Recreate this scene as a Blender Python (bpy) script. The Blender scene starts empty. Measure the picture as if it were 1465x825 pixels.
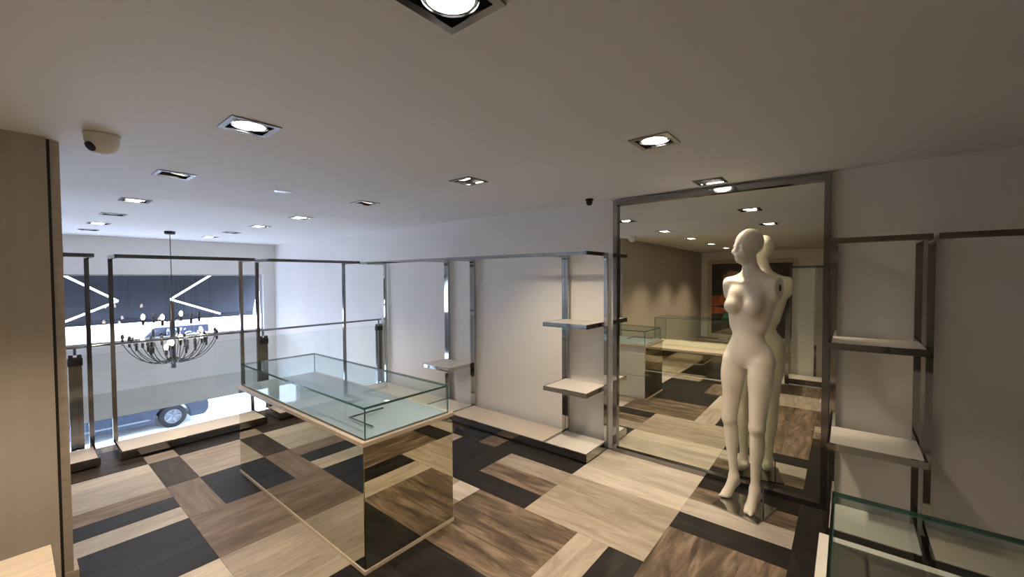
import bpy, math, random
import numpy as np
from mathutils import Vector, Matrix

PI = math.pi
sc = bpy.context.scene
COL = sc.collection
random.seed(7)

# ------------------------------------------------------------------ camera
F_PX, YAW, PITCH, ROLL, CAM_H = 588.43, .885915, .027617, -.005516, 1.5
def cam_axes():
    cy, sy, cp, sp = math.cos(YAW), math.sin(YAW), math.cos(PITCH), math.sin(PITCH)
    F = Vector((sy * cp, cy * cp, -sp)); R0 = Vector((cy, -sy, 0)); U0 = R0.cross(F)
    cr, sr = math.cos(ROLL), math.sin(ROLL)
    return R0 * cr + U0 * sr, -R0 * sr + U0 * cr, F
cam = bpy.data.cameras.new('camera'); cam_o = bpy.data.objects.new('camera', cam); COL.objects.link(cam_o)
R_, U_, F_ = cam_axes()
cam_o.matrix_world = Matrix(((R_.x, U_.x, -F_.x, 0), (R_.y, U_.y, -F_.y, 0), (R_.z, U_.z, -F_.z, CAM_H), (0, 0, 0, 1)))
cam.sensor_fit = 'HORIZONTAL'; cam.sensor_width = 36; cam.lens = F_PX * 36 / 1465
cam.clip_start = .02; cam.clip_end = 200
sc.camera = cam_o

# ------------------------------------------------------------------ world, exposure, daylight portals
SKY = (.60, .715, 1.0); SKY_STRENGTH = 26.0
SPOT_W = 84.0; SPOT_COL = (1.0, .79, .56)
w = bpy.data.worlds.new('sky'); sc.world = w; w.use_nodes = True
bg = w.node_tree.nodes['Background']; bg.inputs[0].default_value = (*SKY, 1); bg.inputs[1].default_value = SKY_STRENGTH
vs = sc.view_settings
vs.view_transform = 'Standard'; vs.look = 'None'; vs.gamma = 1; vs.use_curve_mapping = False
vs.exposure = 0.0
sc.cycles.use_denoising = True
sc.cycles.max_bounces = 14; sc.cycles.diffuse_bounces = 6; sc.cycles.glossy_bounces = 8
sc.cycles.transmission_bounces = 8; sc.cycles.transparent_max_bounces = 32
sc.cycles.sample_clamp_indirect = 6.0

def portal(name, loc, sx, sz):
    l = bpy.data.lights.new(name, 'AREA'); l.shape = 'RECTANGLE'; l.size = sx; l.size_y = sz
    l.cycles.is_portal = True
    o = bpy.data.objects.new(name, l); COL.objects.link(o); o.location = loc
    o.rotation_euler = (-PI / 2, 0, 0)      # faces -y, into the room
portal('window_portal_upper', (.80, 8.80, 1.05), 4.6, 1.06)
portal('window_portal_lower', (.80, 8.80, -1.61), 4.6, 1.98)

# ------------------------------------------------------------------ materials
M = {}
def mat(name, col=(.8, .8, .8), rough=.5, metal=0., spec=.5, coat=0., emit=None, es=0.):
    m = bpy.data.materials.new(name); m.use_nodes = True
    b = m.node_tree.nodes['Principled BSDF']
    b.inputs['Base Color'].default_value = (*col, 1); b.inputs['Roughness'].default_value = rough
    b.inputs['Metallic'].default_value = metal; b.inputs['Specular IOR Level'].default_value = spec
    b.inputs['Coat Weight'].default_value = coat
    if emit:
        b.inputs['Emission Color'].default_value = (*emit, 1); b.inputs['Emission Strength'].default_value = es
    M[name] = m
    return m
def nodes(m): return m.node_tree.nodes, m.node_tree.links, m.node_tree.nodes['Principled BSDF']
def mottle(m, amount=.06, scale=3., bump=0., bscale=60., coord='Object', stretch=(1, 1, 1)):
    """soft colour variation and fine relief on a plain surface"""
    N, L, b = nodes(m)
    tc = N.new('ShaderNodeTexCoord'); mp = N.new('ShaderNodeMapping'); mp.inputs['Scale'].default_value = stretch
    L.new(tc.outputs[coord], mp.inputs[0])
    nz = N.new('ShaderNodeTexNoise'); nz.inputs['Scale'].default_value = scale; nz.inputs['Detail'].default_value = 5
    L.new(mp.outputs[0], nz.inputs[0])
    c = b.inputs['Base Color'].default_value[:3]
    r = N.new('ShaderNodeValToRGB')
    r.color_ramp.elements[0].position = .3; r.color_ramp.elements[1].position = .7
    r.color_ramp.elements[0].color = (*[x * (1 - amount) for x in c], 1)
    r.color_ramp.elements[1].color = (*[min(1, x * (1 + amount)) for x in c], 1)
    L.new(nz.outputs[0], r.inputs[0]); L.new(r.outputs[0], b.inputs['Base Color'])
    if bump:
        n2 = N.new('ShaderNodeTexNoise'); n2.inputs['Scale'].default_value = bscale; n2.inputs['Detail'].default_value = 3
        L.new(mp.outputs[0], n2.inputs[0])
        bp = N.new('ShaderNodeBump'); bp.inputs['Strength'].default_value = bump; bp.inputs['Distance'].default_value = .004
        L.new(n2.outputs[0], bp.inputs['Height']); L.new(bp.outputs[0], b.inputs['Normal'])
    return m
mottle(mat('wall_white', (.84, .83, .81), .65), .03, 1.2, .15, 90)
mottle(mat('ceiling_paint', (.62, .605, .585), .7), .025, .8, .08, 40)
mottle(mat('partition_panel', (.40, .355, .305), .45), .05, 2.5, .05, 30, stretch=(6, 6, .5))
mottle(mat('pale_wood', (.56, .48, .385), .4), .12, 5, .1, 40, stretch=(1, 8, 8))
mottle(mat('white_lacquer', (.74, .72, .67), .28), .02, 4)
mottle(mat('cream_panel', (.70, .62, .52), .33), .05, 3, stretch=(1, 6, 1))
mat('chrome', (.45, .445, .43), .06, 1.)
mat('dark_chrome', (.29, .295, .31), .12, 1.)
mat('gunmetal', (.06, .06, .065), .35, .6)
mat('steel', (.55, .54, .52), .28, 1.)
mat('mirror', (.83, .85, .775), .0, 1.)
mat('bronze_mirror', (.60, .595, .505), .0, 1.)
mat('black', (.012, .012, .013), .45)
mat('dark_recess', (.02, .019, .018), .6)
mat('mannequin_skin', (.80, .74, .63), .34, coat=.25)
mat('dome_white', (.70, .68, .65), .4)
mat('lens_on', (1, .95, .85), .4, emit=(1.0, .93, .82), es=26.)
mat('lens_off', (.35, .33, .30), .3, .2)
mat('lens_dim', (.8, .68, .5), .4, emit=(1.0, .80, .56), es=.9)
mat('bulb_on', (1, .9, .75), .3, emit=(1.0, .80, .58), es=22.)
mat('bulb_off', (.55, .56, .58), .15)
mat('bulb_unlit', (.06, .06, .065), .12)
mat('deck_dark', (.10, .095, .08), .12, 0., .5)
mat('deck_glass', (.40, .49, .56), .06, 0., .8)
mat('awning_cloth', (.014, .016, .024), .8)
mat('led_white', (1, 1, 1), .5, emit=(.93, .97, 1.0), es=2.6)
mat('spandrel_upper', (.60, .60, .60), .6); mottle(M['spandrel_upper'], .04, 3)
mat('spandrel_lower_shaded', (.46, .45, .42), .6); mottle(M['spandrel_lower_shaded'], .04, 3)  # darker tone: shade under the band, put into its colour
mottle(mat('pavement', (.52, .52, .52), .6), .18, .8)
mottle(mat('asphalt', (.30, .30, .31), .8), .12, 2)
mat('car_paint', (.006, .009, .015), .25, .0, spec=.2)
mat('car_silver', (.05, .06, .08), .3, .0, spec=.3)
mat('van_paint', (.004, .0055, .012), .4, spec=.2)
mat('tyre', (.003, .003, .0034), .8, spec=.15)
mat('rim', (.045, .048, .052), .4, .3)
mat('car_glass', (.004, .005, .008), .1, 0., .3)
mat('building_pale', (.80, .78, .75), .8); mottle(M['building_pale'], .05, .3)
mat('building_pink', (.10, .07, .08), .8)
mat('building_window', (.006, .007, .011), .3, spec=.2)
mat('lettering_white', (.30, .31, .33), .5)
mat('lower_floor', (.45, .43, .40), .4)
mat('canvas_dark', (.055, .047, .045), .5); mottle(M['canvas_dark'], .5, 6)
mat('paint_orange', (.50, .15, .06), .5); mottle(M['paint_orange'], .35, 9)
mat('paint_green', (.05, .20, .09), .5); mottle(M['paint_green'], .5, 8)
mat('paint_pink', (.42, .24, .18), .5); mottle(M['paint_pink'], .4, 9)
mat('paint_ochre', (.28, .19, .12), .5); mottle(M['paint_ochre'], .4, 7)

def glass(name, tint, edge=None, ior=1.5):
    m = bpy.data.materials.new(name); m.use_nodes = True
    N, L = m.node_tree.nodes, m.node_tree.links; N.clear()
    out = N.new('ShaderNodeOutputMaterial'); t = N.new('ShaderNodeBsdfTransparent'); g = N.new('ShaderNodeBsdfGlossy')
    fr = N.new('ShaderNodeFresnel'); mx = N.new('ShaderNodeMixShader')
    t.inputs[0].default_value = (*tint, 1); g.inputs['Roughness'].default_value = .0; fr.inputs[0].default_value = ior
    ge = N.new('ShaderNodeNewGeometry'); iv = N.new('ShaderNodeMath'); iv.operation = 'SUBTRACT'; iv.inputs[0].default_value = 1
    ml = N.new('ShaderNodeMath'); ml.operation = 'MULTIPLY'     # only the outer side of a sheet mirrors
    L.new(ge.outputs['Backfacing'], iv.inputs[1]); L.new(iv.outputs[0], ml.inputs[0]); L.new(fr.outputs[0], ml.inputs[1])
    L.new(ml.outputs[0], mx.inputs[0]); L.new(t.outputs[0], mx.inputs[1]); L.new(g.outputs[0], mx.inputs[2])
    L.new(mx.outputs[0], out.inputs[0]); M[name] = m
    return m
glass('clear_glass', (.955, .985, .978))
glass('window_glass', (.97, .985, .99))
mat('glass_edge', (.060, .165, .140), .12, spec=.7)

def plank_mat(name, c0, c1, c2, rough=.40, sx=1.7, sy=9.):
    m = bpy.data.materials.new(name); m.use_nodes = True; N, L, b = nodes(m)
    tc = N.new('ShaderNodeTexCoord'); oi = N.new('ShaderNodeObjectInfo'); ml = N.new('ShaderNodeMath'); ml.operation = 'MULTIPLY'
    ml.inputs[1].default_value = 53.; L.new(oi.outputs['Random'], ml.inputs[0])
    ad = N.new('ShaderNodeVectorMath'); ad.operation = 'ADD'; L.new(tc.outputs['Object'], ad.inputs[0]); L.new(ml.outputs[0], ad.inputs[1])
    mp = N.new('ShaderNodeMapping'); mp.inputs['Scale'].default_value = (sx, sy, 1); L.new(ad.outputs[0], mp.inputs[0])
    nz = N.new('ShaderNodeTexNoise'); nz.inputs['Scale'].default_value = 1.6; nz.inputs['Detail'].default_value = 7; nz.inputs['Roughness'].default_value = .62
    nz.inputs['Distortion'].default_value = .8
    L.new(mp.outputs[0], nz.inputs[0])
    r = N.new('ShaderNodeValToRGB'); e = r.color_ramp.elements
    e[0].position = .33; e[0].color = (*c0, 1); e[1].position = .67; e[1].color = (*c2, 1)
    k = e.new(.5); k.color = (*c1, 1)
    L.new(nz.outputs[0], r.inputs[0])
    hs = N.new('ShaderNodeHueSaturation'); mr = N.new('ShaderNodeMapRange'); mr.inputs[3].default_value = .88; mr.inputs[4].default_value = 1.12
    L.new(oi.outputs['Random'], mr.inputs[0]); L.new(mr.outputs[0], hs.inputs['Value']); L.new(r.outputs[0], hs.inputs['Color'])
    L.new(hs.outputs[0], b.inputs['Base Color'])
    b.inputs['Roughness'].default_value = rough; b.inputs['Specular IOR Level'].default_value = .28
    bp = N.new('ShaderNodeBump'); bp.inputs['Strength'].default_value = .12; bp.inputs['Distance'].default_value = .002
    L.new(nz.outputs[0], bp.inputs['Height']); L.new(bp.outputs[0], b.inputs['Normal'])
    M[name] = m
plank_mat('plank_dark', (.006, .0055, .005), (.012, .011, .010), (.028, .025, .022), .38)
plank_mat('plank_darkbrown', (.022, .015, .011), (.045, .031, .022), (.085, .060, .043))
plank_mat('plank_brown', (.045, .032, .022), (.130, .095, .067), (.27, .205, .15))
plank_mat('plank_grey', (.13, .095, .070), (.20, .150, .112), (.28, .215, .165))
plank_mat('plank_tan', (.25, .212, .170), (.35, .30, .243), (.44, .385, .32))
plank_mat('plank_cream', (.38, .34, .29), (.49, .445, .385), (.58, .535, .475))

# ------------------------------------------------------------------ mesh helpers
class MB:
    def __init__(s): s.v = []; s.f = []; s.m = []
    def add(s, vs, fs, mi=0):
        o = len(s.v); s.v += [tuple(v) for v in vs]; s.f += [tuple(i + o for i in f) for f in fs]
        s.m += ([mi] * len(fs) if isinstance(mi, int) else list(mi)); return s
    def box(s, x0, x1, y0, y1, z0, z1, mi=0):
        vs = [(x, y, z) for x in (x0, x1) for y in (y0, y1) for z in (z0, z1)]
        fs = [(0, 1, 3, 2), (4, 6, 7, 5), (0, 4, 5, 1), (2, 3, 7, 6), (0, 2, 6, 4), (1, 5, 7, 3)]
        return s.add(vs, fs, mi)
    def quad(s, a, b, c, d, mi=0): return s.add([a, b, c, d], [(0, 1, 2, 3)], mi)
    def tube(s, pts, r, n=8, cap=True, mi=0):
        P = [Vector(p) for p in pts]; rr = r if isinstance(r, (list, tuple)) else [r] * len(P)
        t0 = (P[1] - P[0]).normalized(); up = Vector((0, 0, 1)) if abs(t0.z) < .9 else Vector((1, 0, 0))
        u = t0.cross(up).normalized(); vs = []; fs = []
        for i, p in enumerate(P):
            t = (P[min(i + 1, len(P) - 1)] - P[max(i - 1, 0)]).normalized()
            u = (u - t * u.dot(t)).normalized(); b = t.cross(u)
            for k in range(n):
                a = 2 * PI * k / n; vs.append(p + (u * math.cos(a) + b * math.sin(a)) * rr[i])
        for i in range(len(P) - 1):
            for k in range(n):
                k2 = (k + 1) % n; fs.append((i * n + k, i * n + k2, (i + 1) * n + k2, (i + 1) * n + k))
        if cap:
            fs.append(tuple(range(n))[::-1]); fs.append(tuple((len(P) - 1) * n + k for k in range(n)))
        return s.add(vs, fs, mi)
    def lathe(s, prof, c=(0, 0, 0), n=24, axis='z', mi=0):
        vs = []; fs = []
        for r, h in prof:
            for k in range(n):
                a = 2 * PI * k / n; p = (r * math.cos(a), r * math.sin(a), h)
                if axis == 'y': p = (p[0], p[2], p[1])
                if axis == 'x': p = (p[2], p[0], p[1])
                vs.append((p[0] + c[0], p[1] + c[1], p[2] + c[2]))
        for i in range(len(prof) - 1):
            for k in range(n):
                k2 = (k + 1) % n; fs.append((i * n + k, i * n + k2, (i + 1) * n + k2, (i + 1) * n + k))
        return s.add(vs, fs, mi)
    def prism(s, poly, d0, d1, plane='xz', mi=0):
        """polygon in a plane extruded along the remaining axis"""
        n = len(poly)
        def P(a, b, d): return {'xz': (a, d, b), 'yz': (d, a, b), 'xy': (a, b, d)}[plane]
        vs = [P(a, b, d0) for a, b in poly] + [P(a, b, d1) for a, b in poly]
        fs = [tuple(range(n)), tuple(range(2 * n - 1, n - 1, -1))]
        fs += [(i, (i + 1) % n, n + (i + 1) % n, n + i) for i in range(n)]
        return s.add(vs, fs, mi)
    def mesh(s, name, mats, smooth=False):
        me = bpy.data.meshes.new(name); me.from_pydata(s.v, [], s.f)
        for m in (mats if isinstance(mats, (list, tuple)) else [mats]): me.materials.append(M[m])
        me.polygons.foreach_set('material_index', s.m)
        me.update()
        import bmesh
        bm = bmesh.new(); bm.from_mesh(me); bmesh.ops.recalc_face_normals(bm, faces=bm.faces); bm.to_mesh(me); bm.free()
        if smooth:
            me.shade_smooth()
        return me
    def build(s, name, mats, parent=None, smooth=False, bevel=0.):
        o = bpy.data.objects.new(name, s.mesh(name, mats, smooth)); COL.objects.link(o)
        if parent: o.parent = parent
        if bevel:
            b = o.modifiers.new('bevel', 'BEVEL'); b.width = bevel; b.segments = 2; b.limit_method = 'ANGLE'
        return o
def tag(o, label=None, cat=None, group=None, kind=None):
    if label: o['label'] = label
    if cat: o['category'] = cat
    if group: o['group'] = group
    if kind: o['kind'] = kind
    return o
def thing(name, label, cat, loc=(0, 0, 0), rz=0., group=None):
    o = bpy.data.objects.new(name, None); COL.objects.link(o); o.empty_display_size = .1
    o.location = loc; o.rotation_euler = (0, 0, rz)
    return tag(o, label, cat, group)
def copy_tree(o, parent=None):
    c = o.copy(); COL.objects.link(c); c.parent = parent
    for ch in list(o.children): copy_tree(ch, c)
    return c
def pane(mb, x0, x1, y0, y1, z0, z1):
    """a sheet of glass: broad faces clear (material 0), edges green (material 1)"""
    d = [x1 - x0, y1 - y0, z1 - z0]; ax = d.index(min(d))
    mi = [1] * 6
    for f in {0: (0, 1), 1: (2, 3), 2: (4, 5)}[ax]: mi[f] = 0
    return mb.box(x0, x1, y0, y1, z0, z1, mi)
GL = ['clear_glass', 'glass_edge']

# ------------------------------------------------------------------ dimensions of the place (metres)
XR, XL, YB, YF, ZC = 3.30, -4.80, -2.6, 8.70, 2.155
YE = 5.12                 # edge of the mezzanine
ZG = -2.60                # street and lower floor
YSTEP, ZC2 = 4.10, 2.148  # the ceiling drops a little beyond this line

# ------------------------------------------------------------------ the setting
LIGHTS = []   # x, y, lit, tilt
for x in (.675, 1.995):
    for y in (.735, 2.005, 3.285, 4.54, 5.67, 6.70, 7.66):
        LIGHTS.append((x, y))
LIGHTS += [(3.085, .745), (-.65, 2.005), (-2.0, 2.005), (-3.3, 2.005)]
HS = .082     # half size of a downlight opening
def grid_plane(mb, x0, x1, y0, y1, z, holes):
    xs = sorted({x0, x1} | {v for h in holes for v in (h[0] - HS, h[0] + HS) if x0 < v < x1})
    ys = sorted({y0, y1} | {v for h in holes for v in (h[1] - HS, h[1] + HS) if y0 < v < y1})
    for i in range(len(xs) - 1):
        for j in range(len(ys) - 1):
            cx, cy = (xs[i] + xs[i + 1]) / 2, (ys[j] + ys[j + 1]) / 2
            if any(abs(cx - h[0]) < HS and abs(cy - h[1]) < HS for h in holes): continue
            mb.quad((xs[i], ys[j], z), (xs[i], ys[j + 1], z), (xs[i + 1], ys[j + 1], z), (xs[i + 1], ys[j], z))
mb = MB()
grid_plane(mb, XL, XR, YB, YSTEP, ZC, [h for h in LIGHTS if h[1] < YSTEP])
grid_plane(mb, XL, XR, YSTEP + .22, YF, ZC2, [h for h in LIGHTS if h[1] > YSTEP])
mb.quad((XL, YSTEP, ZC), (XR, YSTEP, ZC), (XR, YSTEP + .22, ZC2), (XL, YSTEP + .22, ZC2))
mb.box(XL, XR, YB, YF, ZC + .28, ZC + .40)
tag(mb.build('ceiling', 'ceiling_paint'), kind='structure')

tag(MB().box(XR, XR + .15, YB - .15, YF + .25, ZG - .1, ZC + .4).build('wall_right', 'wall_white'), kind='structure')
tag(MB().box(XL - .15, XL, YB - .15, YF + .25, ZG - .1, ZC + .4).build('wall_left', 'wall_white'), kind='structure')
tag(MB().box(XL, XR, YB - .15, YB, ZG - .1, ZC + .4).build('wall_back', 'wall_white'), kind='structure')
# shop front: lintel, jambs and the band between the two windows
WX0, WX1, WZ1, SP1, SPM, SP0 = -1.5, 3.10, 1.58, .52, -.22, -.62
mb = MB()
mb.box(XL, XR, YF, YF + .2, WZ1, ZC + .4)
mb.box(XL, WX0, YF, YF + .2, ZG, WZ1); mb.box(WX1, XR, YF, YF + .2, ZG, WZ1)
wf = tag(mb.build('wall_front', 'wall_white'), kind='structure')
MB().box(WX0, WX1, YF, YF + .2, SPM, SP1).build('spandrel_panel', 'spandrel_upper', wf)
MB().box(WX0, WX1, YF + .012, YF + .2, SP0, SPM).build('spandrel_shade_band', 'spandrel_lower_shaded', wf)  # lower part of the band, set back slightly, its shade painted in
def window(n, z0, z1):
    o = bpy.data.objects.new('window_%d' % n, None); COL.objects.link(o); o.location = (.8, YF + .1, z0); tag(o, kind='structure')
    m = MB(); t = .025; x0, x1 = WX0 - .8, WX1 - .8; h = z1 - z0
    m.box(x0, x1, -.02, .02, 0, t); m.box(x0, x1, -.02, .02, h - t, h); m.box(x0, x0 + t, -.02, .02, t, h - t); m.box(x1 - t, x1, -.02, .02, t, h - t)
    m.build('window_frame', 'steel', o)
    cuts = [x0 + t, -.05 - .004, x1 - t]
    for a, b in zip(cuts[:-1], cuts[1:]):
        MB().box(a + .002, b - .002, -.005, .005, t, h - t).build('pane', 'window_glass', o)
window(1, SP1, WZ1); window(2, ZG + .05, SP0)

# floor slab, edge trim and patchwork planks
fl = MB().box(XL, XR, YB, YE, -.32, -.004).build('floor', 'dark_recess'); tag(fl, kind='structure')
tag(MB().box(XL, XR, YE, YE + .02, -.34, .004).build('trim_1', 'white_lacquer'), kind='structure')
tag(MB().box(XL, XR, YB, YF, ZG - .12, ZG).build('floor_lower', 'lower_floor'), kind='structure')

GX0, GXS, GY0, GYS = .682, .1995, .220, .198
cell = {}
PATCHES = []          # i0,i1,j0,j1,colour,grain
def patch(i0, i1, j0, j1, c, g='y'):
    for i in range(i0, i1):
        for j in range(j0, j1):
            if (i, j) in cell: raise ValueError('patch clash %s' % ((i, j, c),))
            cell[i, j] = c
    PATCHES.append((i0, i1, j0, j1, c, g))
D, DB, BR, GR, TA, CR = 'dark', 'darkbrown', 'brown', 'grey', 'tan', 'cream'
for p in [
    (7, 10, 3, 7, TA, 'y'), (10, 13, 3, 7, CR, 'y'),                     # big pale square before the mirror
    (9, 10, 0, 3, D, 'y'), (10, 11, 0, 3, CR, 'y'), (11, 12, 0, 3, BR, 'y'), (12, 13, 0, 3, D, 'y'),
    (7, 13, -1, 0, D, 'x'), (10, 13, -4, -1, D, 'y'), (7, 10, -4, -1, DB, 'y'),
    (4, 9, 0, 3, BR, 'x'), (4, 7, 3, 4, D, 'x'), (4, 7, 4, 5, TA, 'x'), (4, 7, 5, 9, BR, 'y'),
    (1, 4, 5, 9, D, 'y'), (1, 4, 2, 5, CR, 'x'), (1, 4, -1, 2, BR, 'x'),
    (7, 8, 7, 10, D, 'y'), (8, 9, 7, 10, BR, 'y'), (9, 10, 7, 10, TA, 'y'), (10, 13, 7, 11, D, 'y'), (11, 13, 11, 14, D, 'y'),
    (10, 11, 11, 12, BR, 'y'), (10, 11, 12, 14, D, 'y'), (7, 10, 10, 13, D, 'x'), (7, 10, 13, 14, TA, 'x'),
    (6, 7, 9, 10, CR, 'y'), (4, 6, 9, 10, TA, 'x'), (3, 4, 9, 10, D, 'x'),
    (-3, 0, 21, 24, DB, 'x'), (0, 1, 21, 22, TA, 'x'), (0, 1, 22, 24, D, 'x'), (1, 4, 21, 24, D, 'x'), (4, 7, 21, 24, D, 'x'), (7, 10, 21, 24, BR, 'x'), (10, 13, 20, 24, D, 'y'),
    (-3, 0, 18, 21, CR, 'x'), (-3, 0, 17, 18, GR, 'x'), (-3, 0, 16, 17, D, 'x'), (-3, 0, 15, 16, CR, 'x'), (-3, 0, 12, 15, D, 'x'), (-3, 0, 9, 12, CR, 'x'),
    (0, 1, 18, 21, DB, 'y'), (1, 4, 18, 21, TA, 'x'), (0, 1, 15, 18, GR, 'y'), (1, 4, 15, 18, D, 'x'),
    (0, 3, 12, 15, GR, 'x'), (0, 3, 9, 12, TA, 'x'), (-2, 1, 6, 9, D, 'x'), (-2, 1, 3, 6, BR, 'x'), (-2, 1, 0, 3, TA, 'x'),
    (4, 7, 18, 21, BR, 'x'), (7, 10, 18, 21, TA, 'x'), (7, 10, 14, 18, D, 'y'), (10, 13, 14, 20, DB, 'y'),
]: patch(*p)
I0, I1 = math.floor((XL - GX0) / GXS), 13
J0, J1 = math.floor((YB - GY0) / GYS), 25
rnd = random.Random(11)
for j in range(J1 - 1, J0 - 1, -1):
    for i in range(I1 - 1, I0 - 1, -1):
        if (i, j) in cell: continue
        opts = [(3, 3), (3, 1), (1, 3), (3, 2), (1, 1)]; rnd.shuffle(opts)
        for a, b in opts + [(1, 1)]:
            ii, jj = range(i - a + 1, i + 1), range(j - b + 1, j + 1)
            if ii[0] < I0 or jj[0] < J0 or any((p, q) in cell for p in ii for q in jj): continue
            patch(ii[0], i + 1, jj[0], j + 1, rnd.choice([D, D, DB, BR, BR, GR, TA, TA, CR]), 'x' if a >= b else 'y'); break
PL = {}
far = {}
def lim(v, a, b): return max(a, min(b, v))
nplank = 0
pieces = []
for i0, i1, j0, j1, c, g in PATCHES:
    rng = [(i0, i1, j, j + 1) for j in range(j0, j1)] if g == 'x' else [(i, i + 1, j0, j1) for i in range(i0, i1)]
    for a, b, p, q in rng:
        x0, x1 = lim(GX0 + GXS * a, XL, XR), lim(GX0 + GXS * b, XL, XR); y0, y1 = lim(GY0 + GYS * p, YB, YE), lim(GY0 + GYS * q, YB, YE)
        if x1 - x0 < .02 or y1 - y0 < .02: continue
        pieces.append((x0, x1, y0, y1, c, g))
def near_rank(t):
    cx, cy = (t[0] + t[1]) / 2, (t[2] + t[3]) / 2
    return (0 if (cx > -.1 and cy > -.45) else 1, math.hypot(cx - .8, cy - 1.5))
pieces.sort(key=near_rank)
for n, (x0, x1, y0, y1, c, g) in enumerate(pieces):
    gp = .0006
    if n < 290:
        lx, ly = (x1 - x0, y1 - y0) if g == 'x' else (y1 - y0, x1 - x0)
        key = (round(lx, 3), round(ly, 3), c)
        if key not in PL:
            PL[key] = MB().box(-lx / 2 + gp, lx / 2 - gp, -ly / 2 + gp, ly / 2 - gp, -.004, 0).mesh('plank', 'plank_' + c)
        o = bpy.data.objects.new('plank', PL[key]); COL.objects.link(o); o.parent = fl
        o.location = ((x0 + x1) / 2, (y0 + y1) / 2, 0); o.rotation_euler = (0, 0, 0 if g == 'x' else PI / 2)
    else:
        far.setdefault(c, MB()).box(x0 + gp, x1 - gp, y0 + gp, y1 - gp, -.004, 0)
for c, m in far.items():
    tag(m.build('plank_field', 'plank_' + c, fl), kind='stuff')

# inner partition on the left, its end trim and baseboard
PX = .125
tag(MB().box(-4.8, PX, 2.86, 2.90, 0, ZC).build('wall_inner', 'partition_panel'), kind='structure')
tag(MB().box(-4.8, PX + .012, 2.90, 2.935, 0, ZC).build('trim_2', 'dark_recess'), kind='structure')
tag(MB().box(-4.8, PX + .045, 2.935, 3.06, 0, ZC).build('trim_3', 'pale_wood'), kind='structure')
tag(MB().box(-4.8, PX + .062, 2.925, 3.075, 0, .07).build('baseboard_inner', 'pale_wood'), kind='structure')
tag(MB().box(PX - .02, PX + .05, 3.08, 3.60, ZC - .03, ZC).build('trim_4', 'ceiling_paint'), kind='structure')

# ------------------------------------------------------------------ ceiling downlights
def make_downlight(lit, watt=1.):
    t = thing('recessed_downlight', '', 'light')
    h = HS; m = MB()
    for a, b, c, d in ((-h - .012, h + .012, -h - .012, -h + .010), (-h - .012, h + .012, h - .010, h + .012), (-h - .012, -h + .010, -h + .010, h - .010), (h - .010, h + .012, -h + .010, h - .010)):
        m.box(a, b, c, d, -.006, .002)
    m.build('trim_frame', 'dark_chrome', t)
    m = MB(); k = h - .001
    m.quad((-k, -k, 0), (-k, k, 0), (-k, k, .14), (-k, -k, .14)); m.quad((k, -k, 0), (k, k, 0), (k, k, .14), (k, -k, .14))
    m.quad((-k, -k, 0), (k, -k, 0), (k, -k, .14), (-k, -k, .14)); m.quad((-k, k, 0), (k, k, 0), (k, k, .14), (-k, k, .14))
    m.quad((-k, -k, .14), (k, -k, .14), (k, k, .14), (-k, k, .14))
    m.build('housing', 'dark_recess', t)
    g = MB().lathe([(.058, .0), (.069, .0), (.071, .010), (.064, .05), (.050, .07)], (0, 0, 0), 28).build('lamp_ring', 'chrome', t, True)
    g.location = (0, 0, .0)
    l = MB().lathe([(0.0005, -.003), (.035, -.002), (.0585, .002)], (0, 0, 0), 28).build('lens', {True: 'lens_on', False: 'lens_off', 'dim': 'lens_dim'}[lit], g, True)
    if lit:
        d = bpy.data.lights.new('lamp_light', 'SPOT'); d.energy = SPOT_W * (1 if lit is True else .12); d.color = SPOT_COL; d.spot_size = math.radians(105); d.spot_blend = .75
        d.shadow_soft_size = .05
        lo = bpy.data.objects.new('lamp_light', d); COL.objects.link(lo); lo.parent = g; lo.location = (0, 0, -.012)
    return t
DL = {k: make_downlight(k) for k in (True, False, 'dim')}
used = set()
def downlight(x, y, lit, label, tilt=(0, 0), power=1.):
    t = DL[lit] if lit not in used else copy_tree(DL[lit]); used.add(lit)
    t.location = (x, y, ZC if y < YSTEP else ZC2); t['label'] = label; t['category'] = 'light'; t['group'] = 'square recessed downlights'
    for c in t.children:
        if c.name.startswith('lamp_ring'):
            c.rotation_euler = (tilt[0], tilt[1], 0)
            for l in c.children:
                if l.type == 'LIGHT': l.data = l.data.copy(); l.data.energy = SPOT_W * power * (1 if lit is True else .12)
            c.location.z = .014 * (abs(tilt[0]) + abs(tilt[1])) / .4
SEEN = 'lit square recessed downlight over the counter side of the shop, seen in the tall mirror'
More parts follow.
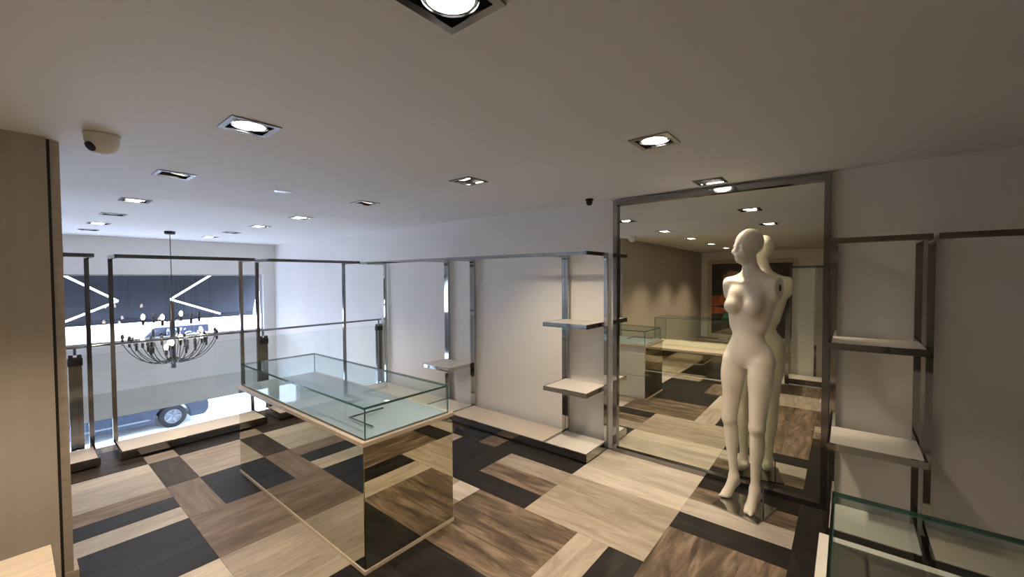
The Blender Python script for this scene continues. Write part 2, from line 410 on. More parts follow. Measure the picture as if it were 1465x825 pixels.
DLAB = {
    (.675, .735): (True, 'lit square recessed downlight over the open floor before the mirrored showcase', (0, 0)),
    (.675, 2.005): (True, 'lit square recessed downlight over the long mirrored side of the big showcase', (0, 0)),
    (.675, 3.285): ('dim', 'dimly glowing square recessed downlight close to the white dome camera', (.10, .22)),
    (.675, 4.54): (True, 'lit square recessed downlight above the rack that stands before the chandelier', (0, 0)),
    (.675, 5.67): (False, 'unlit square recessed downlight just past the railing, in line with the dome camera', (0, 0)),
    (.675, 6.70): (True, 'lit square recessed downlight level with the chandelier, farther from the shelving wall', (0, 0)),
    (.675, 7.66): (False, 'unlit square recessed downlight near the window lintel, past the chandelier', (0, 0)),
    (1.995, .735): (True, 'lit square recessed downlight over the pale floor square before the tall mirror', (0, 0)),
    (1.995, 2.005): (True, 'lit square recessed downlight with tilted lamp, between showcase and wall shelves', (-.10, -.34)),
    (1.995, 3.285): ('dim', 'dimly glowing square recessed downlight beside the small round speaker disc', (.10, .22)),
    (1.995, 4.54): (True, 'lit square recessed downlight above the corner rack by the railing', (0, 0)),
    (1.995, 5.67): (True, 'lit square recessed downlight just past the railing, nearer the shelving wall', (0, 0)),
    (1.995, 6.70): (False, 'unlit square recessed downlight level with the chandelier, nearer the shelving wall', (0, 0)),
    (1.995, 7.66): (True, 'lit square recessed downlight near the window lintel, nearer the shelving wall', (0, 0)),
    (3.085, .745): (True, 'square recessed downlight tucked against the top of the tall mirror', (0, -.30)),
}
for x, y in LIGHTS:
    lit_, lab_, tl_ = DLAB.get((x, y), (True, SEEN, (0, 0)))
    downlight(x, y, lit_, lab_, tl_, 2.0 if x < 0 else 1.15)

# speaker disc and cameras
t = thing('ceiling_speaker', 'small round grey speaker disc flush in the white ceiling', 'speaker', (1.33, 3.315, ZC))
MB().lathe([(.0005, -.006), (.05, -.006), (.058, -.003), (.060, 0)], n=28).build('grille', 'steel', t, True)
t = thing('security_camera', 'white dome security camera on the ceiling by the partition edge', 'camera', (.285, 2.63, ZC), math.radians(-25))
MB().lathe([(.0005, 0), (.062, 0), (.062, -.012), (.058, -.016)], n=32).build('mount_ring', 'dome_white', t, True)
MB().lathe([(.060, -.014), (.060, -.03), (.054, -.055), (.042, -.075), (.024, -.088), (.0005, -.092)], n=32).build('dome', 'dome_white', t, True)
m = MB().lathe([(.022, -.004), (.022, .006), (.018, .009), (.0005, .007)], n=20).build('camera_lens', 'black', t, True)
m.location = (-.026, -.036, -.064); m.rotation_euler = Vector((-.5, -.6, -.62)).to_track_quat('Z', 'Y').to_euler()
t = thing('security_camera', 'small black dome camera on the ceiling beside the tall mirror', 'camera', (3.12, 1.70, ZC))
MB().lathe([(.0005, 0), (.034, 0), (.034, -.012), (.026, -.018)], n=24).build('mount_ring', 'black', t, True)
MB().lathe([(.024, -.016), (.027, -.028), (.025, -.042), (.016, -.052), (.0005, -.055)], n=24).build('dome', 'black', t, True)

# ------------------------------------------------------------------ chrome garment units
UD, UH = .385, 1.705
def unit(label, cat, name, loc, rz, W, shelves=(), base=True, group=None, metal='chrome', base_mat='cream_panel', nbase=2, h=UH, front_posts=False):
    t = thing(name, label, cat, loc, rz, group); p = .030
    for x in (0, W - p):
        MB().box(x, x + p, 0, p, 0, h).build('post', metal, t)
        MB().box(x, x + p, p, UD - p, h - p, h).build('top_arm', metal, t)
    MB().box(0, W, UD - p, UD, h - p, h).build('hanging_bar', metal, t)
    if front_posts:
        for x in (0, W - .05): MB().box(x, x + .05, UD + .002, UD + .047, 0, h).build('post', metal, t)
    if base:
        zt = .075
        MB().box(0, W, UD - .012, UD, .012, zt).build('base_rail', metal, t)
        for x in (0, W - .012):
            MB().box(x, x + .012, p + .001, UD - .0125, .012, zt).build('base_rail', metal, t)
        MB().box(.03, W - .03, .05, UD - .05, 0, .03).build('plinth', 'dark_recess', t)
        k = (W - .026) / nbase
        for i in range(nbase):
            MB().box(.013 + k * i + .001, .013 + k * (i + 1) - .001, p + .002, UD - .013, .045, zt - .002).build('base_panel', base_mat, t)
    for zs in shelves:
        s = MB().box(.012, W - .012, .034, UD - .012, zs - .032, zs - .002).build('shelf', 'white_lacquer', t)
        m = MB().box(0, W, UD - .012, UD + .002, zs - .036, zs); m.box(0, .012, .032, UD - .012, zs - .036, zs); m.box(W - .012, W, .032, UD - .012, zs - .036, zs)
        m.build('shelf_edge', 'chrome', s)
        for x in (.004, W - .026): MB().box(x, x + .022, .0305, .05, zs - .055, zs - .037).build('bracket', 'dark_chrome', s)
    return t
RW = PI / 2
unit('narrow chrome wall shelf unit with two white shelves, beside the mirror and camera dome', 'shelving', 'wall_shelf_unit', (3.275, 1.600, 0), RW, .42, (.565, 1.115), base_mat='white_lacquer', nbase=1)
unit('wide chrome wall hanging unit with a long cream base, next to two-shelf unit', 'clothes rack', 'wall_garment_unit', (3.275, 2.024, 0), RW, 1.20)
unit('narrow chrome wall shelf unit with a single white shelf, behind the glass showcase', 'shelving', 'wall_shelf_unit', (3.275, 3.228, 0), RW, .42, (.545,), base_mat='white_lacquer', nbase=1)
unit('wide chrome wall hanging unit in the corner by the glass railing', 'clothes rack', 'wall_garment_unit', (3.275, 3.652, 0), RW, 1.27)
unit('narrow chrome wall shelf unit with two shelves, rising behind the low glass showcase', 'shelving', 'wall_shelf_unit', (3.275, -.325, 0), RW, .405, (.56, 1.125), base_mat='white_lacquer', nbase=1)
unit('wide chrome wall hanging unit on the bare brown-grey wall beyond the low glass case', 'clothes rack', 'wall_garment_unit', (3.275, -1.555, 0), RW, 1.21)
G = 'free racks along the glass railing'
unit('free chrome clothes rack against the glass railing, standing before the chandelier', 'clothes rack', 'clothes_rack', (1.575, 5.005, 0), PI, 1.025, group=G, metal='dark_chrome')
unit('free chrome clothes rack against the glass railing, half hidden by the partition edge', 'clothes rack', 'clothes_rack', (.435, 5.005, 0), PI, 1.025, group=G, metal='dark_chrome')
unit('free chrome clothes rack against the glass railing, behind the mirrored showcase in the wall corner', 'clothes rack', 'clothes_rack', (2.725, 5.005, 0), PI, 1.025, group=G, metal='dark_chrome')
# white back panels on the right wall behind the units
# unit seen in the mirror, at the far side of the camera
unit('chrome clothes rack with white panel base, seen only in the tall mirror', 'clothes rack', 'clothes_rack', (-.76, .64, 0), -PI / 2, 1.02, base_mat='white_lacquer', h=1.66, front_posts=True, metal='dark_chrome')
t = thing('display_panel', 'tall white panel standing behind the rack that shows in the mirror', 'panel', (-.80, .2, 0))
MB().box(-.03, .0, .13, .40, 0.02, 1.66).build('board', 'white_lacquer', t); MB().box(-.03, .0, -.62, .10, 0.02, 1.66).build('board', 'partition_panel', t); MB().box(-.06, .03, -.62, .40, 0, .02).build('foot', 'steel', t)

# ------------------------------------------------------------------ glass showcases
def showcase(label, loc, sx, sy, zb, zt, mirrors, drawers=True, ins=(.02, .02, .02, .02), name='glass_showcase', rim='pale_wood', deck='deck_glass'):
    """corner at loc; mirrors: which faces carry bronze mirror; ins: glass inset at -x,+x,-y,+y"""
    t = thing(name, label, 'showcase', loc)
    b = .006; zr = .022
    MB().box(.012, sx - .012, .012, sy - .012, .02, zb - zr).build('cabinet', 'white_lacquer', t)
    m = MB().box(0, sx, 0, sy, 0, .02); m.build('plinth_board', 'pale_wood', t)
    MB().box(-.004, sx + .004, -.004, sy + .004, zb - zr, zb).build('top_rim', rim, t)
    if '-x' in mirrors: MB().box(.004, .0115, .008, sy - .008, .021, zb - zr - .001).build('mirror_panel', 'bronze_mirror', t)
    if '-y' in mirrors: MB().box(.008, sx - .004, .004, .0115, .021, zb - zr - .001).build('mirror_panel', 'bronze_mirror', t)
    if '+x' in mirrors: MB().box(sx - .0115, sx - .004, .008, sy - .008, .021, zb - zr - .001).build('mirror_panel', 'bronze_mirror', t)
    if drawers:
        n = 3; k = (sy - .02) / n; hz = (zb - zr - .025 - .08) / 2
        for i in range(n):
            for j in range(2):
                MB().box(sx - .0115, sx, .010 + k * i + .003, .010 + k * (i + 1) - .003, .024 + hz * j + .003, .024 + hz * (j + 1) - .003).build('drawer_front', 'white_lacquer', t)
    x0, x1, y0, y1 = ins[0], sx - ins[1], ins[2], sy - ins[3]; g = .008
    MB().box(x0 + g, x1 - g, y0 + g, y1 - g, zb, zb + .006).build('deck', deck, t)
    for q in ((x0, x1, y0, y1, zt - .012, zt), (x0, x0 + g, y0, y1, zb, zt - .012), (x1 - g, x1, y0, y1, zb, zt - .012), (x0 + g, x1 - g, y0, y0 + g, zb, zt - .012), (x0 + g, x1 - g, y1 - g, y1, zb, zt - .012)):
        pane(MB(), *q).build('glass_pane', GL, t)
    return t
t = showcase('large glass showcase on a bronze mirrored base in the middle of the floor', (1.10, 1.865, 0), .605, 1.77, .675, .845, ('-x', '-y'))
MB().tube([(.12, .10, .05 + .65), (.12, .34, .70), (.34, .34, .70)], .006, 8).build('display_bar', 'chrome', t)
MB().box(.30, .30 + .008, .45, 1.70, .682, .73).build('divider', GL[0], t)
showcase('low glass showcase with pale rim close to the right wall shelving', (1.035, -1.70, 0), .60, 1.757, .67, .83, (), ins=(.03, .03, .03, .028), rim='white_lacquer', deck='deck_dark')
# low counter against the partition
t = thing('low_counter', 'low pale wood counter with a mirrored front beside the partition panel', 'counter', (-.95, 1.05, 0))
MB().box(.012, 1.02, .0, 1.50, 0, .37).build('cabinet', 'white_lacquer', t)
MB().box(0, 1.035, -.005, 1.505, .37, .40).build('counter_top', 'pale_wood', t)
MB().box(1.0205, 1.03, .01, 1.49, .02, .365).build('mirror_panel', 'bronze_mirror', t)
MB().box(.0, 1.035, -.002, 1.502, 0, .018).build('plinth_board', 'white_lacquer', t)
x0, x1, y0, y1, zb, zt, g = .08, .66, .06, 1.42, .4005, .84, .008
for q in ((x0, x1, y0, y1, zt - g, zt), (x0, x0 + g, y0, y1, zb, zt - g), (x1 - g, x1, y0, y1, zb, zt - g), (x0 + g, x1 - g, y0, y0 + g, zb, zt - g), (x0 + g, x1 - g, y1 - g, y1, zb, zt - g)):
    pane(MB(), *q).build('glass_pane', GL, t)

# ------------------------------------------------------------------ tall mirror
t = thing('wall_mirror', 'tall chrome framed mirror reaching the ceiling behind the mannequin', 'mirror', (3.30, .82, 0))
MY0, MY1, FW, FD = -.735, .730, .036, .045
for a in ((MY0, MY0 + FW, 0, 2.135), (MY1 - FW, MY1, 0, 2.135), (MY0 + FW, MY1 - FW, 0, FW), (MY0 + FW, MY1 - FW, 2.135 - FW, 2.135)):
    MB().box(-FD, -.001, a[0], a[1], a[2], a[3]).build('frame_bar', 'dark_chrome', t)
ny, nz = -.0050, .0035       # the glass sits very slightly off true in its frame
yc, zc = (MY0 + MY1) / 2, 1.07
def mx(y, z): return -.014 + ny * (y - yc) + nz * (z - zc)
ya, yb, za, zb_ = MY0 + FW, MY1 - FW, FW, 2.135 - FW
f_ = [(mx(ya, za), ya, za), (mx(yb, za), yb, za), (mx(yb, zb_), yb, zb_), (mx(ya, zb_), ya, zb_)]
MB().add(f_ + [(x + .005, y, z) for x, y, z in f_], [(0, 1, 2, 3), (7, 6, 5, 4), (0, 4, 5, 1), (1, 5, 6, 2), (2, 6, 7, 3), (3, 7, 4, 0)]).build('mirror_glass', 'mirror', t)

# ------------------------------------------------------------------ mannequin (one continuous surface grown from a distance field)
def mannequin_mesh():
    st = .006
    lo = np.array([-.26, -.24, .0]); hi = np.array([.26, .22, 1.82])
    n = np.ceil((hi - lo) / st).astype(int) + 1
    ax = [lo[k] + st * np.arange(n[k]) for k in range(3)]
    X, Y, Z = np.meshgrid(*ax, indexing='ij'); X = X.astype(np.float32); Y = Y.astype(np.float32); Z = Z.astype(np.float32)
    def smin(a, b, k):
        h = np.clip(.5 + .5 * (b - a) / k, 0, 1); return b * (1 - h) + a * h - k * h * (1 - h)
    def smax(a, b, k): return -smin(-a, -b, k)
    D_ = np.full(X.shape, 9., np.float32)
    def sub(zr):
        k0 = max(0, int((zr[0] - lo[2]) / st) - 1); k1 = min(n[2], int((zr[1] - lo[2]) / st) + 2); return slice(k0, k1)
    def put(fn, zr, k, neg=False):
        s = sub(zr); d = fn(X[:, :, s], Y[:, :, s], Z[:, :, s])
        D_[:, :, s] = smax(D_[:, :, s], -d, k) if neg else smin(D_[:, :, s], d, k)
    def ell(c, r, k=.03, neg=False, rz=0., rx=0., pv=(0, 0)):
        cz, sz, cx, sx = math.cos(rz), math.sin(rz), math.cos(rx), math.sin(rx)
        def fn(x, y, z):
            x1, y1 = x - pv[0], y - pv[1]
            u, v = cz * x1 + sz * y1, -sz * x1 + cz * y1
            u = u - (c[0] - pv[0]); v = v - (c[1] - pv[1]); q = z - c[2]
            v, q = cx * v + sx * q, -sx * v + cx * q
            a = np.sqrt((u / r[0]) ** 2 + (v / r[1]) ** 2 + (q / r[2]) ** 2) + 1e-6
            b = np.sqrt((u / r[0] ** 2) ** 2 + (v / r[1] ** 2) ** 2 + (q / r[2] ** 2) ** 2) + 1e-6
            return a * (a - 1) / b
        m_ = max(r) + .06; put(fn, (c[2] - m_, c[2] + m_), k, neg)
    def cap(a, b, r1, r2, k=.03, sy=1., rz=0.):
        a = np.array(a, float); b = np.array(b, float); cz, sz = math.cos(rz), math.sin(rz)
        ba = b - a; bb = ba @ ba
        def fn(x, y, z):
            x, y = cz * x + sz * y, -sz * x + cz * y
            px, py, pz = x - a[0], y - a[1], z - a[2]
            t_ = np.clip((px * ba[0] + py * ba[1] + pz * ba[2]) / bb, 0, 1)
            return np.sqrt((px - t_ * ba[0]) ** 2 + ((py - t_ * ba[1]) / sy) ** 2 + (pz - t_ * ba[2]) ** 2) - (r1 + (r2 - r1) * t_)
        put(fn, (min(a[2], b[2]) - max(r1, r2) - .06, max(a[2], b[2]) + max(r1, r2) + .06), k)
    # torso
    ell((.010, .010, 1.360), (.132, .084, .130), .03)
    ell((.014, .012, 1.410), (.150, .070, .080), .03)
    ell((.004, .006, 1.250), (.112, .078, .120), .04)
    ell((0, .006, 1.145), (.096, .070, .100), .04)
    ell((0, .014, 1.000), (.144, .092, .108), .05)
    ell((0, -.028, 1.050), (.088, .055, .090), .04)
    for s in (-1, 1):
        cap((.012 + s * .128, .020, 1.405), (s * .078, .010, 1.180), .040, .040, .035)
        ell((s * .070, .052, .945), (.070, .066, .076), .03)
        cap((.015 + s * .03, .012, 1.452), (.015 + s * .150, .014, 1.444), .042, .044, .03)
        cap((.015 + s * .150, .014, 1.440), (.015 + s * .158, .016, 1.392), .046, .040, .03)
        cap((.010, .022, 1.535), (.015 + s * .110, .016, 1.470), .032, .024, .03)
        cap((.012 + s * .02, -.050, 1.458), (.015 + s * .13, -.020, 1.470), .008, .008, .02)       # collar bones
        ell((.008 + s * .066, -.078, 1.305), (.050, .044, .050), .020)
        ell((.008 + s * .062, -.052, 1.350), (.046, .036, .064), .035)
    cap((.010, .016, 1.455), (.004, .000, 1.605), .045, .042, .03)
    # arm stumps end in a flat joint face
    s_ = sub((1.24, 1.56)); D_[:, :, s_] = smax(D_[:, :, s_], np.abs(X[:, :, s_] - .015) - .170, .008)
    # head, turned a little to its right
    hr = -.30; pv = (0, .010)
    E_ = lambda c, r, k, neg=False: ell(c, r, k, neg, hr, 0., pv)
    E_((0, .016, 1.718), (.067, .086, .086), .02)
    E_((0, -.026, 1.676), (.054, .062, .092), .03)
    E_((0, -.056, 1.608), (.032, .032, .028), .03)
    for s in (-1, 1):
        E_((s * .028, -.099, 1.694), (.019, .016, .013), .014, True)
        E_((s * .028, -.074, 1.692), (.013, .012, .010), .006)
        E_((s * .066, .012, 1.684), (.008, .019, .029), .006)
        E_((s * .036, -.068, 1.655), (.022, .020, .018), .02)
    def hp(x, y, z): y -= pv[1]; return (math.cos(hr) * x - math.sin(hr) * y + pv[0], math.sin(hr) * x + math.cos(hr) * y + pv[1], z)
    cap(hp(0, -.082, 1.706), hp(0, -.096, 1.664), .006, .0085, .016)
    E_((0, -.086, 1.634), (.019, .012, .006), .005); E_((0, -.085, 1.621), (.016, .012, .007), .005)
    # legs: hip, knee, ankle, ball of foot, toe
    legs = {-1: ((-.086, .006, .945), (-.118, .000, .545), (-.114, .055, .145), (-.120, -.012, .036), (-.123, -.050, .024)),
            1: ((.086, .002, .945), (.086, -.040, .545), (.060, -.004, .145), (.068, -.074, .036), (.072, -.113, .024))}
    for s, (h, kn, an, ba_, to) in legs.items():
        h, kn, an, ba_, to = map(np.array, (h, kn, an, ba_, to))
        cap(h, kn, .074, .044, .022, 1.05)
        ell(tuple(h * .74 + kn * .26 + np.array([s * .006, -.006, 0])), (.064, .072, .13), .022)
        cap(kn, an, .041, .0255, .02)
        ell(tuple(kn * .70 + an * .30 + np.array([0, .018, 0])), (.038, .039, .115), .025)
        ell(tuple(kn + np.array([0, -.016, .006])), (.028, .024, .040), .022)
        he = an + np.array([0, .022, -.052])
        cap(an, he, .027, .026, .02)
        cap(an + np.array([0, -.010, -.02]), ba_, .029, .026, .022)
        cap(he, ba_, .025, .024, .02)
        cap(ba_ + np.array([-.012, 0, 0]), to + np.array([-.010, 0, 0]), .021, .014, .012)
        cap(ba_ + np.array([.012, 0, 0]), to + np.array([.012, .010, 0]), .019, .012, .012)
        for q in range(5):
            dx = (-.022 + .011 * q) * s * -1
            cap(to + np.array([dx, .012 + .004 * q, -.002]), to + np.array([dx * 1.05, -.010 + .007 * q, -.008]), .009, .007, .003)
    s_ = sub((0, .08)); D_[:, :, s_] = smax(D_[:, :, s_], .012 - Z[:, :, s_], .004)
    # naive surface nets
    V = D_ < 0
    cx = [V[i:V.shape[0] - 1 + i, j:V.shape[1] - 1 + j, k:V.shape[2] - 1 + k] for i in (0, 1) for j in (0, 1) for k in (0, 1)]
    tot = sum(c.astype(np.int8) for c in cx); act = (tot > 0) & (tot < 8)
    idx = -np.ones(act.shape, np.int64); ids = np.argwhere(act); idx[act] = np.arange(len(ids))
    pos = np.zeros((len(ids), 3)); cnt = np.zeros(len(ids))
    cor = [(i, j, k) for i in (0, 1) for j in (0, 1) for k in (0, 1)]
    val = [D_[ids[:, 0] + c[0], ids[:, 1] + c[1], ids[:, 2] + c[2]] for c in cor]
    for a in range(8):
        for b in range(a + 1, 8):
            if sum(abs(cor[a][q] - cor[b][q]) for q in range(3)) != 1: continue
            m_ = (val[a] < 0) != (val[b] < 0)
            if not m_.any(): continue
            t_ = val[a][m_] / (val[a][m_] - val[b][m_])
            pos[m_] += np.array(cor[a]) + t_[:, None] * (np.array(cor[b]) - np.array(cor[a])); cnt[m_] += 1
    vert = lo + st * (ids + pos / cnt[:, None])
    faces = []
    for axis in range(3):
        a1, a2 = (axis + 1) % 3, (axis + 2) % 3
        sl0 = [slice(1, -1)] * 3; sl0[axis] = slice(0, -1); sl1 = list(sl0); sl1[axis] = slice(1, None)
        A, B = V[tuple(sl0)], V[tuple(sl1)]
        for flip, mk in ((False, A & ~B), (True, ~A & B)):
            e = np.argwhere(mk)
            if len(e) == 0: continue
            off = np.ones(3, int); off[axis] = 0; e = e + off
            def at(d1, d2):
                q = e.copy(); q[:, a1] -= d1; q[:, a2] -= d2; return idx[q[:, 0], q[:, 1], q[:, 2]]
            qd = np.stack([at(1, 1), at(0, 1), at(0, 0), at(1, 0)], 1)
            faces.append(qd[:, ::-1] if flip else qd)
    faces = np.concatenate(faces)
    me = bpy.data.meshes.new('body')
    me.from_pydata(vert.tolist(), [], faces.tolist()); me.update(); me.materials.append(M['mannequin_skin']); me.shade_smooth()
    return me
MX, MYY, MROT = 3.015, .497, math.radians(-90 - 20)
t = thing('mannequin', 'armless ivory female mannequin with a bald head, standing before the tall mirror', 'mannequin', (MX, MYY, 0), MROT)
b_ = bpy.data.objects.new('body', mannequin_mesh()); COL.objects.link(b_); b_.parent = t
sm = b_.modifiers.new('smooth', 'SMOOTH'); sm.factor = .5; sm.iterations = 2
m = MB().box(-.145, .138, -.138, .138, 0, .008).build('base_plate', 'chrome', t); m.location = (.009, -.034, 0); m.rotation_euler = (0, 0, .11)
for s in (-1, 1):
    m = MB().lathe([(.0005, .004), (.014, .004), (.018, .0)], n=20, axis='x').build('arm_socket', 'black', t, True)
    m.location = (.015 + s * .1695, .014, 1.425); m.scale = (s, .8, 1.35); tag(m, 'black oval arm socket')
MB().tube([(.100, .020, .008), (.098, .018, .14), (.080, .012, .165)], .004, 8).build('support_rod', 'chrome', t, True)

# ------------------------------------------------------------------ glass railing at the mezzanine edge
t = thing('glass_railing', 'clear glass railing with dark steel posts along the mezzanine edge', 'railing', (0, 5.065, 0))
for x in (-2.54, -1.10, .34, 1.79, 3.255):
    m = MB().box(x - .04, x - .012, -.02, .02, .012, .86); m.box(x + .012, x + .04, -.02, .02, .012, .86); m.box(x - .012, x + .012, -.008, .008, .05, .84)
    p = m.build('rail_post', 'dark_chrome', t)
    MB().box(x - .05, x + .05, -.03, .03, 0, .012).build('foot_plate', 'steel', p)
    MB().box(x - .045, x + .045, -.026, .026, .77, .83).build('clamp', 'black', p)
    MB().tube([(x, 0, .86), (x, 0, .915)], .011, 10).build('spigot', 'dark_chrome', p)
xs = [-2.54, -1.10, .34, 1.79, 3.255]
for a, b in zip(xs[:-1], xs[1:]):
    pane(MB(), a + .046, b - .046, -.006, .006, .055, .845).build('glass_panel', GL, t)
MB().tube([(-2.60, 0, .922), (3.295, 0, .922)], .012, 10).build('handrail', 'dark_chrome', t, True)

# ------------------------------------------------------------------ chandelier in the void
CX, CY = 1.405, 7.15
t = thing('chandelier', 'many armed black chandelier with candle bulbs hanging in the void by the window', 'chandelier', (CX, CY, 0))
MB().lathe([(.0005, ZC2), (.060, ZC2), (.060, ZC2 - .035), (.052, ZC2 - .042), (.0005, ZC2 - .042)], n=24).build('canopy', 'black', t)
MB().tube([(0, 0, ZC2 - .04), (.004, 0, 1.6), (0, 0, 1.18)], .005, 6).build('cable', 'black', t, True)
MB().lathe([(.0005, 1.19), (.030, 1.19), (.030, .285), (.0005, .285)], n=16).build('column', 'gunmetal', t, True)
rc = random.Random(3)
def arm(ang, R, z0, zlow, zend, lit, hang=False):
    ca, sa = math.cos(ang), math.sin(ang)
    if hang: pr = [(.02, z0), (R * .5, z0 + .004), (R, z0)]
    else:
        pr = [(.02, z0)]
        for k in range(1, 9):
            u = k / 8
            pr.append((R * (1 - (1 - u) ** 1.5), z0 + (zlow - z0) * 4 * u * (1 - u) * (1 - u) * 1.2 + (zend - z0) * u ** 2.2))
    a_ = MB().tube([(r * ca, r * sa, z) for r, z in pr], .0052, 6).build('arm', 'black', t, True)
    ex, ey, ez = R * ca, R * sa, zend if not hang else z0
    so = MB().tube([(ex, ey, ez - .035), (ex, ey, ez - .03), (ex, ey, ez + .03), (ex, ey, ez + .04)], [.008, .014, .016, .013], 10).build('socket', 'black', a_, True)
    MB().lathe([(.010, ez + .04), (.019, ez + .056), (.022, ez + .075), (.016, ez + .098), (.0005, ez + .115)], (ex, ey, 0), 10).build('bulb', 'bulb_on' if lit else 'bulb_unlit', a_, True)
LITS = {(0, 1), (0, 4), (0, 8), (1, 0), (1, 3), (1, 6), (2, 1), (2, 4), (3, 0), (3, 2), (3, 3)}
for tier, (n_, R, z0, zl, ze, hang) in enumerate(((11, .50, .44, .33, .68, False), (9, .37, .42, .33, .60, False), (7, .24, .40, .33, .53, False), (6, .30, .93, .93, .93, True))):
    for k in range(n_):
        arm(2 * PI * (k + .3 * tier) / n_ + .1, R, z0, zl, ze, (tier, k) in LITS, hang)

# ------------------------------------------------------------------ outside: awning, street, cars, building
AX0, AX1 = -1.6, 3.125
AY0, AZ0, AY1, AZ1 = 8.93, 1.62, 9.34, .82
t = thing('awning', 'dark navy awning sloping outward over the shop window with white light lines', 'awning', (.76, AY0, AZ0))
dx0, dx1, dy, dz = AX0 - .76, AX1 - .76, AY1 - AY0, AZ1 - AZ0
MB().add([(dx0, 0, 0), (dx1, 0, 0), (dx1, dy, dz), (dx0, dy, dz), (dx0, .006, .004), (dx1, .006, .004), (dx1, dy + .006, dz + .004), (dx0, dy + .006, dz + .004)],
         [(0, 1, 2, 3), (7, 6, 5, 4), (0, 4, 5, 1), (1, 5, 6, 2), (2, 6, 7, 3), (3, 7, 4, 0)]).build('cloth', 'awning_cloth', t)
MB().box(dx0, dx1, dy - .015, dy + .025, dz - .055, dz - .001).build('front_rail', 'awning_cloth', t)
def aw(x, z):                                  # point on the room side of the cloth
    u = (z - AZ0) / (AZ1 - AZ0); return Vector((x - .76, u * dy, z - AZ0))
nrm = Vector((0, dz, -dy)).normalized()
def led(p, q, wd=.030):
    a, b = aw(*p), aw(*q); d = (b - a).normalized(); s = d.cross(nrm).normalized() * wd / 2; o = nrm * .004; o2 = nrm * .016
    vs = [a - s + o, b - s + o, b + s + o, a + s + o, a - s + o2, b - s + o2, b + s + o2, a + s + o2]
    MB().add(vs, [(0, 1, 2, 3), (7, 6, 5, 4), (0, 4, 5, 1), (1, 5, 6, 2), (2, 6, 7, 3), (3, 7, 4, 0)]).build('light_line', 'led_white', t)
led((.47, 1.60), (1.115, 1.155)); led((1.115, 1.155), (.50, .84))
led((2.36, 1.60), (1.785, 1.150)); led((1.785, 1.150), (2.56, .835))
tag(MB().box(-30, 40, YF + .2, 12.9, ZG - .2, ZG + .0).build('pavement', 'pavement'), kind='structure')
tag(MB().box(-30, 40, 12.9, 40, ZG - .3, ZG - .10).build('ground', 'pavement'), kind='structure')
tag(MB().box(-30, 40, 12.75, 12.92, ZG - .3, ZG + .03).build('kerb', 'pavement'), kind='structure')

def wheel(parent, x, y, z, side, r=.315):
    o = MB().lathe([(r * .62, -.09), (r * .96, -.09), (r, -.06), (r, .06), (r * .96, .09), (r * .62, .09)], (0, 0, 0), 28, 'y').build('tyre', 'tyre', parent, True)
    o.location = (x, y, z)
    m = MB().lathe([(r * .62, .0), (r * .62, -.085), (r * .56, -.085), (r * .55, -.04), (.0005, -.035)], (0, 0, 0), 28, 'y')
    for k in range(5):
        a = 2 * PI * k / 5; c, s = math.cos(a), math.sin(a)
        m.add([(c * .04 - s * .03, -.06, s * .04 + c * .03), (c * .04 + s * .03, -.06, s * .04 - c * .03), (c * r * .56 + s * .022, -.08, s * r * .56 - c * .022), (c * r * .56 - s * .022, -.08, s * r * .56 + c * .022)], [(0, 1, 2, 3)])
    q = m.build('wheel_rim', 'rim', o, False)
    q.rotation_euler = (0, 0, 0 if side < 0 else PI)
def car(label, loc, paint, L=4.3, Wd=1.72, group=None, rz=0.):
    """local x: length, nose at +L/2; y: width; z: up"""
    t = thing('car', label, 'car', loc, rz, group)
    h = L / 2; wx = (-h + .78, h - .85); r = .315; zg = .20
    low = [(-h, .55), (-h + .03, .32), (-h + .12, zg)]
    for cx_ in wx:
        low += [(cx_ + .39 * math.cos(a), .30 + .39 * math.sin(a)) for a in np.linspace(PI + .25, -.25, 11)]
    low += [(h - .10, zg), (h - .01, .34), (h, .52)]
    up = [(h - .04, .66), (h - .30, .80), (h - 1.15, .93), (-h + .55, .98), (-h + .05, .92)]
    MB().prism(low + up, -Wd / 2, Wd / 2).build('body_shell', paint, t, bevel=.04)
    cab = [(h - 1.25, .92), (h - 1.95, 1.40), (h - 2.4, 1.46), (-h + 1.1, 1.44), (-h + .42, .97)]
    MB().prism(cab, -Wd / 2 + .10, Wd / 2 - .10).build('cabin', 'car_glass', t, bevel=.03)
    MB().prism([(h - 1.98, 1.405), (h - 2.4, 1.475), (-h + 1.1, 1.455), (-h + 1.0, 1.42)], -Wd / 2 + .13, Wd / 2 - .13).build('roof', paint, t, bevel=.02)
    for cx_ in wx:
        for s in (-1, 1): wheel(t, cx_, s * (Wd / 2 - .10), r, s, r)
    for s in (-1, 1): MB().box(h - .16, h - .02, s * (Wd / 2 - .30) - .14, s * (Wd / 2 - .30) + .14, .60, .70).build('headlight', 'bulb_off', t, bevel=.02)
    MB().box(-h + 1.25, h - 1.35, -Wd / 2 - .012, -Wd / 2 - .0005, .33, .37).build('side_moulding', 'rim', t)
    MB().box(h - 1.6, h - 1.45, -Wd / 2 - .12, -Wd / 2 - .0005, .93, 1.05).build('door_mirror', paint, t, bevel=.02)
    return t
car('dark blue parked car whose front wheel shows under the window band', (2.86 - 1.30, 15.60, ZG - .10), 'car_paint')
car('pale silver blue parked car farther along the street, mostly hidden by the showcase', (7.35, 15.9, ZG - .10), 'car_silver')
t = thing('delivery_van', 'dark navy van with white script lettering parked across the street', 'van', (4.6, 24.0, ZG - .10))
for_ = [(-2.1, .30), (-2.1, .85), (-1.85, 1.02), (-1.05, 1.42), (-.50, 2.02), (1.50, 2.02), (1.52, .30)]
MB().prism(for_, 0, 1.8).build('van_body', 'van_paint', t, bevel=.03)
MB().prism([(-1.02, 1.46), (-.55, 1.94), (-.10, 1.94), (-.10, 1.46)], -.012, -.001).build('side_window', 'car_glass', t)
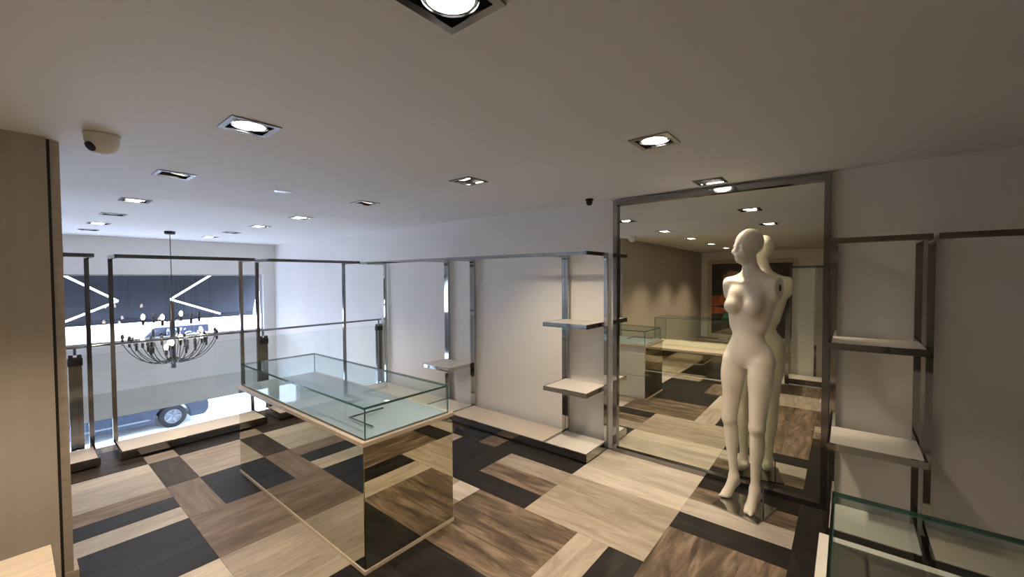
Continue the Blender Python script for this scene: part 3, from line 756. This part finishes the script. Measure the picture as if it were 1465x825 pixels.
for x in (-1.35, .85):
    wheel(t, x, .06, .33, -1, .33)
def lettering(txt, loc, size, parent, shear=.35):
    cu = bpy.data.curves.new('lettering', 'FONT'); cu.body = txt; cu.size = size; cu.shear = shear; cu.extrude = .004; cu.offset = .006
    o = bpy.data.objects.new('tmp', cu); COL.objects.link(o)
    dg = bpy.context.evaluated_depsgraph_get(); me = bpy.data.meshes.new_from_object(o.evaluated_get(dg)); bpy.data.objects.remove(o)
    me.materials.clear(); me.materials.append(M['lettering_white'])
    q = bpy.data.objects.new('lettering', me); COL.objects.link(q); q.parent = parent; q.location = loc; q.rotation_euler = (PI / 2, 0, 0)
lettering('M   & Golden', (-.42, -.008, 1.50), .36, t)
lettering('h   de  ll  s', (-.10, -.008, 1.82), .16, t)
t = thing('street_building', 'pale building with a pink balcony across the street', 'building', (5.0, 34, ZG - .10))
MB().box(-30, 30, 0, 6, 0, 14).build('facade', 'building_pale', t)
for k in range(-5, 6):
    for fz in (5.2, 8.2, 11.2):
        wdw = MB().box(k * 4.6 - .8, k * 4.6 + .8, -.05, -.002, fz, fz + 1.7).build('facade_window', 'building_window', t)
MB().box(6.3, 9.2, -1.0, -.06, 3.3, 4.4).build('balcony', 'building_pink', t)

# ------------------------------------------------------------------ painting on the far left wall (seen in the mirror)
t = thing('painting', 'tall dark painting with orange and green shapes in a pale frame, seen in the mirror', 'painting', (XL, 1.75, 0))
P0, P1, Z0, Z1 = -.85, .85, .10, 1.86; fw = .10
MB().box(.001, .02, P0, P1, Z0, Z1).build('canvas', 'canvas_dark', t)
for a in ((P0 - fw, P0, Z0 - fw, Z1 + fw), (P1, P1 + fw, Z0 - fw, Z1 + fw), (P0, P1, Z0 - fw, Z0), (P0, P1, Z1, Z1 + fw)):
    MB().box(.001, .04, *a).build('frame_bar', 'pale_wood', t)
for n_, poly, d in (('paint_orange', [(.85, 1.05), (.85, .80), (.35, .86), (-.10, .95), (-.30, 1.05), (.30, 1.12)], .023),
                    ('paint_orange', [(.85, .78), (.45, .74), (.60, .62), (.85, .60)], .023),
                    ('paint_green', [(.55, .62), (.35, .84), (.05, .78), (-.20, .55), (-.30, .20), (.05, .30), (.62, .45)], .024),
                    ('paint_green', [(.62, 1.24), (.30, 1.46), (.10, 1.30), (.35, 1.20)], .023),
                    ('paint_pink', [(.60, 1.30), (.60, 1.55), (.45, 1.68), (.25, 1.66), (.22, 1.50), (.40, 1.38)], .0235),
                    ('paint_pink', [(.10, 1.55), (-.25, 1.75), (-.45, 1.70), (-.10, 1.45)], .023),
                    ('paint_ochre', [(.85, .10), (.30, .32), (-.30, .12)], .023)):
    MB().prism(poly, .0201, d, 'yz').build('painted_shape', n_, t)
